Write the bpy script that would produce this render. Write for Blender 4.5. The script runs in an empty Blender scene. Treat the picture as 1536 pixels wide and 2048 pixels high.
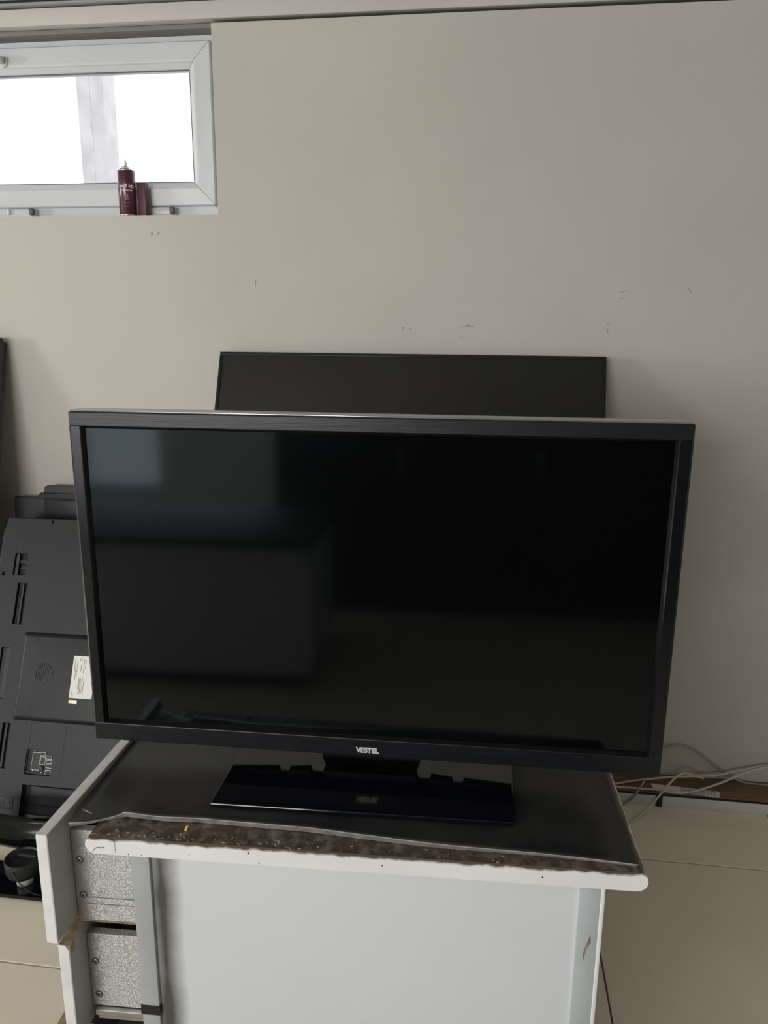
import bpy, bmesh, math, random
from mathutils import Matrix, Vector

random.seed(7)
S = bpy.context.scene
COL = S.collection

# ------------------------------------------------------------------ camera
H, FPX = 1.48, 1538.0
P_, Y_, R_ = math.radians(13.4), math.radians(7.5), math.radians(0.5)
FWD = Vector((-math.sin(Y_) * math.cos(P_), math.cos(Y_) * math.cos(P_), -math.sin(P_)))
R0 = Vector((math.cos(Y_), math.sin(Y_), 0.0))
U0 = R0.cross(FWD)
RGT = R0 * math.cos(R_) + U0 * math.sin(R_)
UPV = U0 * math.cos(R_) - R0 * math.sin(R_)
CAM = Vector((0, 0, H))
cd = bpy.data.cameras.new('camera')
cam = bpy.data.objects.new('camera', cd)
COL.objects.link(cam)
m3 = Matrix((RGT, UPV, -FWD)).transposed()
cam.matrix_world = Matrix.Translation(CAM) @ m3.to_4x4()
cd.sensor_fit = 'VERTICAL'
cd.sensor_height = 24.0
cd.lens = FPX * 24.0 / 2048.0
cd.clip_start = 0.02
S.camera = cam

# ------------------------------------------------------------------ world, lights, exposure
w = bpy.data.worlds.new('World')
S.world = w
w.use_nodes = True
bg = w.node_tree.nodes['Background']
bg.inputs['Color'].default_value = (0.90, 0.95, 1.0, 1)
bg.inputs['Strength'].default_value = 2.2
S.view_settings.view_transform = 'Standard'
S.view_settings.look = 'None'
S.view_settings.exposure = 0.0
S.view_settings.gamma = 1.0
S.view_settings.use_curve_mapping = False

XL, XR, YB, YW = -7.0, 2.3, -3.5, 2.39      # room: left wall, right wall, rear wall, far wall
ZC = 2.405                                  # ceiling

def area(name, loc, rot, sx, sy, power, color):
    l = bpy.data.lights.new(name, 'AREA')
    l.shape = 'RECTANGLE'
    l.size, l.size_y = sx, sy
    l.energy = power
    l.color = color
    o = bpy.data.objects.new(name, l)
    COL.objects.link(o)
    o.location = loc
    o.rotation_euler = rot
    return o
# daylight entering through the side window and the shop front behind the camera
area('daylight_side_window', (XL - 0.02, -0.45, 1.62), (0, math.radians(-90), 0), 1.05, 1.1, 122, (0.93, 0.97, 1.0))
area('daylight_shop_front', (-2.20, YB - 0.02, 1.60), (math.radians(90), 0, 0), 2.8, 1.1, 122, (1.0, 0.985, 0.965))

# ------------------------------------------------------------------ pixel helpers (direction only; distance comes from the plane hit)
def ray(px, py):
    return FWD + RGT * ((px - 768) / FPX) - UPV * ((py - 1024) / FPX)
def atY(px, py, Y):
    d = ray(px, py); return CAM + d * (Y / d.y)
def atZ(px, py, Z):
    d = ray(px, py); return CAM + d * ((Z - H) / d.z)
def on_plane(px, py, M):
    """pixel -> (a, b) in the plane spanned by M's x and y axes"""
    o = M.translation; n = M.col[2].to_3d()
    d = ray(px, py)
    p = CAM + d * ((o - CAM).dot(n) / d.dot(n))
    q = M.inverted() @ p
    return q.x, q.y

# ------------------------------------------------------------------ materials
MATS = {}
def mat(name, col, rough=0.5, metal=0.0, spec=0.5, var=0.0, vscale=6.0, col2=None, bump=0.0, bscale=60.0, stretch=None, detail=4.0, lo=0.35, hi=0.65):
    m = bpy.data.materials.new(name)
    m.use_nodes = True
    nt = m.node_tree; N = nt.nodes; L = nt.links
    b = N['Principled BSDF']
    b.inputs['Base Color'].default_value = (*col, 1)
    b.inputs['Roughness'].default_value = rough
    b.inputs['Metallic'].default_value = metal
    b.inputs['Specular IOR Level'].default_value = spec
    if var or col2 or bump:
        tc = N.new('ShaderNodeTexCoord')
        mp = N.new('ShaderNodeMapping')
        L.new(tc.outputs['Object'], mp.inputs['Vector'])
        if stretch: mp.inputs['Scale'].default_value = stretch
    if var or col2:
        n = N.new('ShaderNodeTexNoise')
        n.inputs['Scale'].default_value = vscale
        n.inputs['Detail'].default_value = detail
        L.new(mp.outputs['Vector'], n.inputs['Vector'])
        r = N.new('ShaderNodeValToRGB')
        r.color_ramp.elements[0].position = lo
        r.color_ramp.elements[1].position = hi
        a = col; c = col2 if col2 else tuple(min(1, x * (1 + var)) for x in col)
        if not col2: a = tuple(x * (1 - var) for x in col)
        r.color_ramp.elements[0].color = (*a, 1)
        r.color_ramp.elements[1].color = (*c, 1)
        L.new(n.outputs['Fac'], r.inputs['Fac'])
        L.new(r.outputs['Color'], b.inputs['Base Color'])
    if bump:
        n2 = N.new('ShaderNodeTexNoise')
        n2.inputs['Scale'].default_value = bscale
        n2.inputs['Detail'].default_value = 6
        L.new(mp.outputs['Vector'], n2.inputs['Vector'])
        bp = N.new('ShaderNodeBump')
        bp.inputs['Strength'].default_value = bump
        bp.inputs['Distance'].default_value = 0.002
        L.new(n2.outputs['Fac'], bp.inputs['Height'])
        L.new(bp.outputs['Normal'], b.inputs['Normal'])
    MATS[name] = m
    return m

def grime(m, axis, edge, width, col, scale=14.0, strength=1.0, lo=0.55, hi=1.15):
    """a stain with its own ragged outline along one coordinate of the object, over the present colour"""
    nt = m.node_tree; N = nt.nodes; L = nt.links
    b = N['Principled BSDF']
    tc = N.new('ShaderNodeTexCoord')
    sp = N.new('ShaderNodeSeparateXYZ'); L.new(tc.outputs['Object'], sp.inputs[0])
    n = N.new('ShaderNodeTexNoise'); n.inputs['Scale'].default_value = scale; n.inputs['Detail'].default_value = 7
    L.new(tc.outputs['Object'], n.inputs['Vector'])
    # d = |coord-edge|/width + (noise-.5)*1.4
    s = N.new('ShaderNodeMath'); s.operation = 'SUBTRACT'; L.new(sp.outputs['XYZ'.index(axis)], s.inputs[0]); s.inputs[1].default_value = edge
    a = N.new('ShaderNodeMath'); a.operation = 'ABSOLUTE'; L.new(s.outputs[0], a.inputs[0])
    dv = N.new('ShaderNodeMath'); dv.operation = 'DIVIDE'; L.new(a.outputs[0], dv.inputs[0]); dv.inputs[1].default_value = width
    nn = N.new('ShaderNodeMath'); nn.operation = 'MULTIPLY_ADD'; L.new(n.outputs['Fac'], nn.inputs[0]); nn.inputs[1].default_value = 1.6; nn.inputs[2].default_value = -0.8
    ad = N.new('ShaderNodeMath'); ad.operation = 'ADD'; L.new(dv.outputs[0], ad.inputs[0]); L.new(nn.outputs[0], ad.inputs[1])
    mr = N.new('ShaderNodeMapRange'); L.new(ad.outputs[0], mr.inputs[0])
    mr.inputs[1].default_value = lo; mr.inputs[2].default_value = hi; mr.inputs[3].default_value = strength; mr.inputs[4].default_value = 0.0
    mx = N.new('ShaderNodeMix'); mx.data_type = 'RGBA'
    L.new(mr.outputs[0], mx.inputs['Factor'])
    src = b.inputs['Base Color']
    if src.is_linked: L.new(src.links[0].from_socket, mx.inputs[6])
    else: mx.inputs[6].default_value = src.default_value
    mx.inputs[7].default_value = (*col, 1)
    L.new(mx.outputs[2], b.inputs['Base Color'])

mat('plaster', (0.535, 0.51, 0.455), 0.85, var=0.035, vscale=1.6, bump=0.25, bscale=35)
mat('plaster_room', (0.52, 0.52, 0.51), 0.85, var=0.04, vscale=1.6)
mat('beam', (0.58, 0.555, 0.51), 0.8, var=0.03, vscale=2, bump=0.2, bscale=20)
mat('joint_shade', (0.22, 0.21, 0.20), 0.9)
mat('ceil_tile', (0.56, 0.55, 0.53), 0.9, col2=(0.44, 0.43, 0.42), vscale=120, bump=0.3, bscale=200)
mat('ceil_bar', (0.30, 0.30, 0.31), 0.5)
mat('pvc', (0.62, 0.63, 0.65), 0.32, var=0.03, vscale=5)
mat('pvc_dirty', (0.62, 0.61, 0.60), 0.5, col2=(0.78, 0.78, 0.78), vscale=40)
mat('gasket', (0.12, 0.12, 0.12), 0.6)
mat('tile', (0.84, 0.755, 0.61), 0.20, var=0.035, vscale=3, detail=6)
mat('grout', (0.16, 0.14, 0.12), 0.9)
mat('outdoor_post', (0.66, 0.60, 0.615), 0.9, var=0.10, vscale=12)
mat('ground', (0.45, 0.43, 0.40), 0.95)
mat('white_board', (0.78, 0.79, 0.80), 0.45, var=0.03, vscale=5)
mat('desk_edge', (0.86, 0.86, 0.85), 0.4, var=0.03, vscale=9)
grime(MATS['desk_edge'], 'Z', 0.7485, 0.007, (0.10, 0.07, 0.045), 45)
mat('desk_core', (0.085, 0.066, 0.048), 0.6, col2=(0.30, 0.25, 0.19), vscale=55, bump=0.8, bscale=120, lo=0.45, hi=0.8)
mat('panel', (0.73, 0.755, 0.78), 0.42, var=0.02, vscale=3)
mat('strip_grey', (0.42, 0.435, 0.44), 0.45, var=0.05, vscale=12)
mat('strip_green', (0.50, 0.55, 0.56), 0.45, var=0.06, vscale=10)
mat('drawer_front', (0.78, 0.77, 0.75), 0.5, col2=(0.66, 0.65, 0.62), vscale=24, lo=0.5, hi=0.8)
mat('drawer_inner', (0.40, 0.395, 0.38), 0.55, var=0.06, vscale=10)
mat('drawer_side', (0.40, 0.40, 0.395), 0.40, metal=0.2, col2=(0.88, 0.88, 0.87), vscale=480, detail=2, lo=0.42, hi=0.62)
grime(MATS['drawer_side'], 'X', -0.607, 0.022, (0.30, 0.26, 0.22), 25, 0.75)
mat('raw_edge', (0.20, 0.15, 0.085), 0.85, col2=(0.38, 0.30, 0.18), vscale=60)
mat('metal', (0.55, 0.55, 0.55), 0.35, metal=1.0, var=0.1, vscale=30)
mat('screw', (0.60, 0.60, 0.60), 0.35, metal=1.0)
mat('dark_inside', (0.03, 0.03, 0.03), 0.9)
mat('tape', (0.012, 0.012, 0.013), 0.6)
mat('sheet', (0.018, 0.018, 0.019), 0.50, col2=(0.050, 0.048, 0.047), vscale=6, lo=0.45, hi=0.75, detail=8, bump=0.25, bscale=14)
mat('sheet_edge', (0.15, 0.145, 0.13), 0.8, col2=(0.25, 0.24, 0.22), vscale=60)
mat('sheet_lip', (0.30, 0.29, 0.27), 0.8, col2=(0.45, 0.44, 0.41), vscale=60)
mat('splinter', (0.28, 0.22, 0.15), 0.8, col2=(0.52, 0.46, 0.37), vscale=90)
mat('black_gloss', (0.006, 0.0065, 0.008), 0.16, bump=0.0)
mat('black_plate', (0.003, 0.004, 0.006), 0.10, spec=0.4)
mat('brushed', (0.007, 0.008, 0.010), 0.36, spec=0.36, var=0.35, vscale=9, stretch=(1, 40, 90), bump=0.10, bscale=8)
mat('bezel_top_face', (0.30, 0.30, 0.31), 0.22, metal=0.6)
mat('screen', (0.0015, 0.0017, 0.0020), 0.07, spec=0.5)
mat('screen_matt', (0.010, 0.010, 0.0105), 0.42)
mat('bezel_matt', (0.008, 0.009, 0.011), 0.4)
mat('black_plastic', (0.012, 0.012, 0.013), 0.5)
mat('back_plastic', (0.012, 0.013, 0.0145), 0.42, spec=0.38, bump=0.25, bscale=400)
mat('back_plastic_dark', (0.018, 0.020, 0.022), 0.45)
mat('logo', (0.62, 0.64, 0.66), 0.35)
mat('paper', (0.80, 0.79, 0.74), 0.7)
mat('ink', (0.05, 0.05, 0.05), 0.8)
mat('gold', (0.75, 0.55, 0.20), 0.35, metal=0.4)
mat('holo', (0.80, 0.80, 0.92), 0.25, metal=0.3)
mat('connector', (0.75, 0.75, 0.75), 0.4, metal=1.0)
mat('can_body', (0.085, 0.018, 0.040), 0.22, spec=0.6)
mat('can_metal', (0.72, 0.72, 0.72), 0.25, metal=1.0)
mat('can_text', (0.80, 0.78, 0.80), 0.5)
mat('can_nozzle', (0.75, 0.75, 0.74), 0.5)
mat('carton', (0.10, 0.03, 0.05), 0.5)
mat('wood_brown', (0.20, 0.125, 0.062), 0.6, col2=(0.135, 0.080, 0.038), vscale=5, stretch=(1, 9, 9))
mat('skirt_white', (0.62, 0.62, 0.60), 0.5)
mat('cable', (0.60, 0.555, 0.46), 0.5)
mat('cable_dark', (0.36, 0.32, 0.25), 0.5)
mat('filler', (0.42, 0.40, 0.365), 0.9)
mat('scuff', (0.27, 0.25, 0.225), 0.9)
mat('counter_white', (0.88, 0.87, 0.86), 0.6)
mat('scuff_dark', (0.10, 0.095, 0.09), 0.9)
mat('cab_dark', (0.02, 0.02, 0.022), 0.7)
mat('orange', (0.75, 0.40, 0.05), 0.6)

def glass_mat():
    m = bpy.data.materials.new('window_glass'); m.use_nodes = True
    nt = m.node_tree; nt.nodes.clear()
    o = nt.nodes.new('ShaderNodeOutputMaterial')
    mx = nt.nodes.new('ShaderNodeMixShader'); mx.inputs[0].default_value = 0.06
    t = nt.nodes.new('ShaderNodeBsdfTransparent'); t.inputs[0].default_value = (0.96, 0.98, 0.98, 1)
    g = nt.nodes.new('ShaderNodeBsdfGlossy'); g.inputs['Roughness'].default_value = 0.03
    nt.links.new(t.outputs[0], mx.inputs[1]); nt.links.new(g.outputs[0], mx.inputs[2]); nt.links.new(mx.outputs[0], o.inputs[0])
    MATS['window_glass'] = m
glass_mat()

MATS['screen'].node_tree.nodes['Principled BSDF'].inputs['Specular Tint'].default_value = (0.78, 0.93, 1.0, 1)   # blue-grey anti-glare coating

# ------------------------------------------------------------------ mesh builder
class MB:
    def __init__(s, M=None):
        s.bm = bmesh.new(); s.M = M or Matrix()
    def _fin(s, vs, fs, mi, smooth):
        for v in vs: v.co = s.M @ v.co
        for f in fs:
            f.material_index = mi; f.smooth = smooth
    def box(s, x0, x1, y0, y1, z0, z1, bev=0.0, mi=0, seg=2):
        t = bmesh.new()
        bmesh.ops.create_cube(t, size=1)
        for v in t.verts:
            v.co = Vector(((x0 + x1) / 2 + v.co.x * (x1 - x0), (y0 + y1) / 2 + v.co.y * (y1 - y0), (z0 + z1) / 2 + v.co.z * (z1 - z0)))
        if bev:
            bmesh.ops.bevel(t, geom=t.edges[:], offset=bev, segments=seg, profile=0.5, affect='EDGES')
        s._merge(t, mi, bev > 0 and seg > 1)
        return s
    def _merge(s, t, mi=0, smooth=False):
        mp = {}
        for v in t.verts: mp[v] = s.bm.verts.new(s.M @ v.co)
        for f in t.faces:
            try:
                g = s.bm.faces.new([mp[v] for v in f.verts])
                g.material_index = mi if mi else f.material_index
                g.smooth = smooth or f.smooth
            except ValueError: pass
        t.free()
    def prism(s, poly, a, b, plane='XZ', mi=0, bev=0.0):
        """poly in plane, extruded from a to b along the third axis"""
        def P(u, v, w):
            return {'XZ': (u, w, v), 'XY': (u, v, w), 'YZ': (w, u, v)}[plane]
        t = bmesh.new()
        A = [t.verts.new(P(u, v, a)) for u, v in poly]
        B = [t.verts.new(P(u, v, b)) for u, v in poly]
        t.faces.new(A); t.faces.new(B[::-1])
        n = len(poly)
        for i in range(n):
            t.faces.new([A[i], B[i], B[(i + 1) % n], A[(i + 1) % n]])
        bmesh.ops.recalc_face_normals(t, faces=t.faces[:])
        if bev:
            bmesh.ops.bevel(t, geom=t.edges[:], offset=bev, segments=2, profile=0.5, affect='EDGES')
        s._merge(t, mi, False)
        return s
    def lathe(s, prof, c, seg=32, axis='Z', mi=0, smooth=True):
        t = bmesh.new()
        rings = []
        for r, h in prof:
            ring = []
            for i in range(seg):
                a = 2 * math.pi * i / seg
                p = Vector((r * math.cos(a), r * math.sin(a), h))
                if axis == 'Y': p = Vector((p.x, -p.z, p.y))
                if axis == 'X': p = Vector((p.z, p.x, p.y))
                ring.append(t.verts.new(p + Vector(c)))
            rings.append(ring)
        for k in range(len(rings) - 1):
            for i in range(seg):
                t.faces.new([rings[k][i], rings[k][(i + 1) % seg], rings[k + 1][(i + 1) % seg], rings[k + 1][i]])
        t.faces.new(rings[0][::-1]); t.faces.new(rings[-1])
        bmesh.ops.recalc_face_normals(t, faces=t.faces[:])
        s._merge(t, mi, smooth)
        return s
    def tube(s, pts, r, seg=8, mi=0, sub=6):
        pts = [Vector(p) for p in pts]
        P = []
        n = len(pts)
        for i in range(n - 1):
            p0 = pts[max(i - 1, 0)]; p1 = pts[i]; p2 = pts[i + 1]; p3 = pts[min(i + 2, n - 1)]
            for k in range(sub):
                u = k / sub
                P.append(0.5 * ((2 * p1) + (p2 - p0) * u + (2 * p0 - 5 * p1 + 4 * p2 - p3) * u * u + (3 * p1 - p0 - 3 * p2 + p3) * u ** 3))
        P.append(pts[-1])
        t = bmesh.new(); rings = []
        nrm = Vector((0, 0, 1))
        for i, p in enumerate(P):
            d = (P[min(i + 1, len(P) - 1)] - P[max(i - 1, 0)]).normalized()
            x = d.cross(nrm)
            if x.length < 1e-4: x = d.cross(Vector((1, 0, 0)))
            x.normalize(); y = x.cross(d)
            rings.append([t.verts.new(p + (x * math.cos(2 * math.pi * k / seg) + y * math.sin(2 * math.pi * k / seg)) * r) for k in range(seg)])
        for i in range(len(rings) - 1):
            for k in range(seg):
                t.faces.new([rings[i][k], rings[i][(k + 1) % seg], rings[i + 1][(k + 1) % seg], rings[i + 1][k]])
        t.faces.new(rings[0][::-1]); t.faces.new(rings[-1])
        bmesh.ops.recalc_face_normals(t, faces=t.faces[:])
        s._merge(t, mi, True)
        return s
    def mesh(s, name):
        me = bpy.data.meshes.new(name)
        s.bm.to_mesh(me); s.bm.free()
        return me

def link(name, me, mats, parent=None):
    o = bpy.data.objects.new(name, me)
    COL.objects.link(o)
    if not isinstance(mats, (list, tuple)): mats = [mats]
    if not me.materials:
        for m in mats: me.materials.append(MATS[m])
    if parent is not None:
        o.parent = parent
        if parent.parent is None: o.location = -parent.location   # meshes are given in world coordinates
    return o
def build(mb, name, mats, parent=None):
    return link(name, mb.mesh(name), mats, parent)
def thing(name, label, cat, loc, group=None):
    o = bpy.data.objects.new(name, None)
    o.empty_display_size = 0.05
    COL.objects.link(o); o.location = Vector(loc)
    o['label'] = label; o['category'] = cat
    if group: o['group'] = group
    return o
def tag(o, label, cat, group=None):
    o['label'] = label; o['category'] = cat
    if group: o['group'] = group
    return o
def struct(o, label=None):
    o['kind'] = 'structure'
    if label: o['label'] = label
    return o
def sgroup(name, label, loc=(0, 0, 0)):
    o = bpy.data.objects.new(name, None); COL.objects.link(o); o.location = Vector(loc)
    o.empty_display_size = 0.05
    return struct(o, label)
def text_mesh(txt, size, M, extrude=0.0003, offset=0.0, spacing=1.0, warp=None, align='CENTER'):
    c = bpy.data.curves.new('text', 'FONT')
    c.body = txt; c.size = size; c.extrude = extrude; c.offset = offset; c.space_character = spacing
    c.align_x = align; c.align_y = 'CENTER'; c.resolution_u = 3
    o = bpy.data.objects.new('text', c); COL.objects.link(o)
    dg = bpy.context.evaluated_depsgraph_get(); dg.update()
    me = bpy.data.meshes.new_from_object(o.evaluated_get(dg))
    bpy.data.objects.remove(o); bpy.data.curves.remove(c)
    me.materials.clear()
    for v in me.vertices:
        p = v.co.copy()
        if warp: p = warp(p)
        v.co = M @ p
    return me
def boolean_cut(body_me, cut_me):
    a = bpy.data.objects.new('a', body_me); b = bpy.data.objects.new('b', cut_me)
    COL.objects.link(a); COL.objects.link(b)
    md = a.modifiers.new('b', 'BOOLEAN'); md.object = b; md.operation = 'DIFFERENCE'; md.solver = 'EXACT'
    dg = bpy.context.evaluated_depsgraph_get(); dg.update()
    me = bpy.data.meshes.new_from_object(a.evaluated_get(dg))
    bpy.data.objects.remove(a); bpy.data.objects.remove(b)
    return me

# ================================================================== the room
# floor: dark grout bed with separate 60 cm tiles
floor = struct(build(MB().box(XL, XR, YB, YW, -0.10, -0.006), 'floor', 'grout'), 'beige glossy floor of large square tiles')
GX, GY, T, J = 0.327, 2.008, 0.60, 0.0022
tile_meshes = {}
def cuts(lo, hi, g):
    k = math.floor((lo - g) / T); out = []
    while g + k * T < hi - 1e-6:
        a, b = max(lo, g + k * T), min(hi, g + (k + 1) * T)
        if b - a > 0.02: out.append((a, b))
        k += 1
    return out
for (x0, x1) in cuts(XL, XR, GX):
    for (y0, y1) in cuts(YB, YW, GY):
        key = (round(x1 - x0, 3), round(y1 - y0, 3))
        if key not in tile_meshes:
            me = MB().box(-(x1 - x0) / 2 + J, (x1 - x0) / 2 - J, -(y1 - y0) / 2 + J, (y1 - y0) / 2 - J, -0.008, 0, bev=0.0012, seg=1).mesh('tile')
            me.materials.append(MATS['tile']); tile_meshes[key] = me
        o = bpy.data.objects.new('tile', tile_meshes[key]); COL.objects.link(o)
        o.parent = floor; o.location = ((x0 + x1) / 2, (y0 + y1) / 2, 0)

# far wall with the high window opening
WX0, WX1, WZ0, WZ1 = -2.21, -0.83, 1.812, 2.332
mb = MB()
mb.box(XL, WX0, YW, YW + 0.16, 0, WZ1); mb.box(WX1, XR, YW, YW + 0.16, 0, WZ1)
mb.box(WX0, WX1, YW, YW + 0.16, 0, WZ0 - 0.004)
wall = struct(build(mb, 'wall_back', 'plaster'), 'off-white painted plaster wall with small scuffs')
mb = MB().box(XL, XR, YW + 0.035, YW + 0.16, WZ1, 2.40)
build(mb, 'joint', 'joint_shade', wall)  # shade of the groove under the beam, put into a dark colour
struct(build(MB().box(XL, XR, YW - 0.004, YW + 0.03, 2.343, 2.389, bev=0.002), 'trim_1', 'beam'), 'white ceiling beam band above wall')
struct(build(MB().box(XL, XR, YW - 0.02, YW + 0.03, 2.392, 2.400, bev=0.001), 'trim_2', 'ceil_bar'), 'grey metal ceiling edge angle')
# scuffs on the wall
def scuff(pts, r=0.0009):
    q = [atY(x, y, YW) - Vector((0, 0.0002, 0)) for x, y in pts]
    build(MB().tube(q, r, 5, sub=2), 'scuff', 'scuff', wall)
for s_ in ([(800, 657), (808, 654), (804, 660)], [(815, 655), (822, 658)], [(922, 655), (936, 651), (950, 654)], [(934, 648), (937, 657)],
           [(920, 674), (926, 676)], [(1212, 650), (1218, 647)], [(1214, 656), (1216, 667)], [(1240, 598), (1247, 596)], [(1240, 585), (1254, 581)],
           [(1375, 575), (1384, 588)], [(388, 520), (391, 522)], [(512, 560), (510, 575)], [(1236, 747), (1239, 749)]):
    scuff(s_, 0.0007)
for x, y in ((303, 468), (316, 467)):
    p = atY(x, y, YW)
    build(MB().lathe([(0.0045, 0), (0.0035, 0.0012), (0.0015, 0.0012)], p, 10, 'Y'), 'filled_hole', 'filler', wall)

# other walls, openings for daylight
def wall_with_opening(name, axis, pos, thick, lo, hi, z1, o0, o1, oz0, oz1, label):
    mb = MB()
    def bx(a, b, c, d):
        if axis == 'X': mb.box(min(pos, pos + thick), max(pos, pos + thick), a, b, c, d)
        else: mb.box(a, b, min(pos, pos + thick), max(pos, pos + thick), c, d)
    bx(lo, o0, 0, z1); bx(o1, hi, 0, z1); bx(o0, o1, 0, oz0); bx(o0, o1, oz1, z1)
    return struct(build(mb, name, 'plaster_room'), label)
wall_with_opening('wall_left', 'X', XL, -0.15, YB, YW + 0.16, 2.5, -1.00, 0.10, 1.05, 2.15, 'plaster side wall with a large window opening')
mb = MB()
for r in ((XL, -3.60, 0, 2.5), (-0.80, XR, 0, 2.5), (-3.60, -0.80, 2.17, 2.5), (-3.60, -2.30, 0, 0.20), (-2.30, -0.80, 0, 0.87)):
    mb.box(r[0], r[1], YB - 0.15, YB, r[2], r[3])
struct(build(mb, 'wall_rear', 'plaster_room'), 'plaster rear wall with a door and a wide window opening')
struct(build(MB().box(XR, XR + 0.15, YB, YW + 0.16, 0, 2.5), 'wall_right', 'plaster_room'), 'plaster side wall on the right')
def opening_frame(name, axis, pos, a0, a1, z0, z1, n, label):
    g = sgroup(name, label, (pos if axis == 'X' else (a0 + a1) / 2, pos if axis == 'Y' else (a0 + a1) / 2, z0))
    def bx(a, b, c, d):
        mb = MB()
        if axis == 'X': mb.box(pos - 0.14, pos - 0.09, a, b, c, d)
        else: mb.box(a, b, pos - 0.14, pos - 0.09, c, d)
        build(mb, 'frame_bar', 'pvc', g)
    bx(a0, a1, z0, z0 + 0.05); bx(a0, a1, z1 - 0.05, z1)
    for i in range(n + 1):
        c = a0 + (a1 - a0) * i / n
        bx(max(a0, c - 0.025), min(a1, c + 0.025), z0 + 0.05, z1 - 0.05)
opening_frame('window_2', 'X', XL, -1.00, 0.10, 1.05, 2.15, 2, 'large white framed side window')
opening_frame('door_1', 'Y', YB, -3.60, -2.30, 0.20, 2.17, 2, 'white framed glazed shop door')
opening_frame('window_3', 'Y', YB, -2.30, -0.80, 0.87, 2.17, 2, 'wide white framed shop window')

ceil = struct(build(MB().box(XL, XR, YB, YW + 0.16, ZC + 0.012, ZC + 0.08), 'ceiling', 'ceil_tile'), 'suspended ceiling of speckled grey tiles')
tm = {}
for (x0, x1) in cuts(XL, XR, -1.10):
    for (y0, y1) in cuts(0.0, YW - 0.02, 1.80):
        key = (round(x1 - x0, 3), round(y1 - y0, 3))
        if key not in tm:
            me = MB().box(-(x1 - x0) / 2 + .009, (x1 - x0) / 2 - .009, -(y1 - y0) / 2 + .009, (y1 - y0) / 2 - .009, -0.002, 0.012).mesh('ceiling_tile')
            me.materials.append(MATS['ceil_tile']); tm[key] = me
        o = bpy.data.objects.new('ceiling_tile', tm[key]); COL.objects.link(o); o.parent = ceil
        o.location = ((x0 + x1) / 2, (y0 + y1) / 2, ZC)
for (x0, x1) in cuts(XL, XR, -1.10):
    build(MB().box(x0 - 0.012, x0 + 0.012, 0, YW - 0.02, ZC - 0.004, ZC + 0.010), 'grid_bar', 'ceil_bar', ceil)
for (y0, y1) in cuts(0.0, YW - 0.02, 1.80):
    build(MB().box(XL, XR, y0 - 0.012, y0 + 0.012, ZC - 0.0035, ZC + 0.010), 'grid_bar', 'ceil_bar', ceil)

# ------------------------------------------------------------------ high window
win = sgroup('window_1', 'white plastic hopper window high in wall with blown-out daylight', ((WX0 + WX1) / 2, YW + 0.08, WZ0))
FY = YW + 0.068          # sash face
def mitred(name, rect, prof, side, matname, parent):
    """one member of a mitred frame; prof = [(inset from outer rect, y)] closed loop"""
    x0, x1, z0, z1 = rect
    t = bmesh.new(); ends = []
    e = 0.0008
    for k in (0, 1):
        ring = []
        for o, y in prof:
            if side == 'top': c = ((x0 + o + e) if k == 0 else (x1 - o - e), y, z1 - o)
            if side == 'bottom': c = ((x0 + o + e) if k == 0 else (x1 - o - e), y, z0 + o)
            if side == 'left': c = (x0 + o, y, (z0 + o + e) if k == 0 else (z1 - o - e))
            if side == 'right': c = (x1 - o, y, (z0 + o + e) if k == 0 else (z1 - o - e))
            ring.append(t.verts.new(c))
        ends.append(ring)
    n = len(prof)
    for i in range(n):
        t.faces.new([ends[0][i], ends[0][(i + 1) % n], ends[1][(i + 1) % n], ends[1][i]])
    t.faces.new(ends[0][::-1]); t.faces.new(ends[1])
    bmesh.ops.recalc_face_normals(t, faces=t.faces[:])
    mb = MB(); mb._merge(t)
    return build(mb, name, matname, parent)
outer = (WX0 + 0.001, WX1 - 0.001, WZ0 + 0.002, WZ1 - 0.001)
pf = [(0, FY + 0.018), (0.045, FY + 0.018), (0.045, FY + 0.07), (0, FY + 0.07)]
for sd in ('top', 'bottom', 'left', 'right'):
    mitred('outer_frame', outer, pf, sd, 'pvc', win)
sash = (WX0 + 0.024, -0.860, 1.849, 2.312)
ps = [(0.0, FY + 0.004), (0.003, FY), (0.050, FY - 0.002), (0.056, FY + 0.001), (0.058, FY + 0.006), (0.070, FY + 0.016), (0.0725, FY + 0.020), (0.0725, FY + 0.05), (0.0, FY + 0.05)]
for sd in ('top', 'bottom'): mitred('sash_rail', sash, ps, sd, 'pvc', win)
for sd in ('left', 'right'): mitred('sash_stile', sash, ps, sd, 'pvc', win)
gk = [(0.0722, FY + 0.019), (0.0745, FY + 0.019), (0.0745, FY + 0.026), (0.0722, FY + 0.026)]
for sd in ('top', 'bottom', 'left', 'right'): mitred('gasket', sash, gk, sd, 'gasket', win)
build(MB().box(sash[0] + 0.07, sash[1] - 0.07, FY + 0.028, FY + 0.034, sash[2] + 0.07, sash[3] - 0.07), 'pane', 'window_glass', win)
cx = (sash[0] + sash[1]) / 2
ro = build(MB().lathe([(0.016, 0), (0.016, 0.006), (0.014, 0.009), (0.001, 0.009)], (cx, FY - 0.001, 2.272), 20, 'Y'), 'handle_rosette', 'pvc', win)
build(MB().box(cx - 0.10, cx + 0.012, FY - 0.036, FY - 0.020, 2.262, 2.282, bev=0.004).box(cx - 0.008, cx + 0.008, FY - 0.022, FY - 0.008, 2.265, 2.279, bev=0.002), 'handle', 'pvc', ro)
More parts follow.
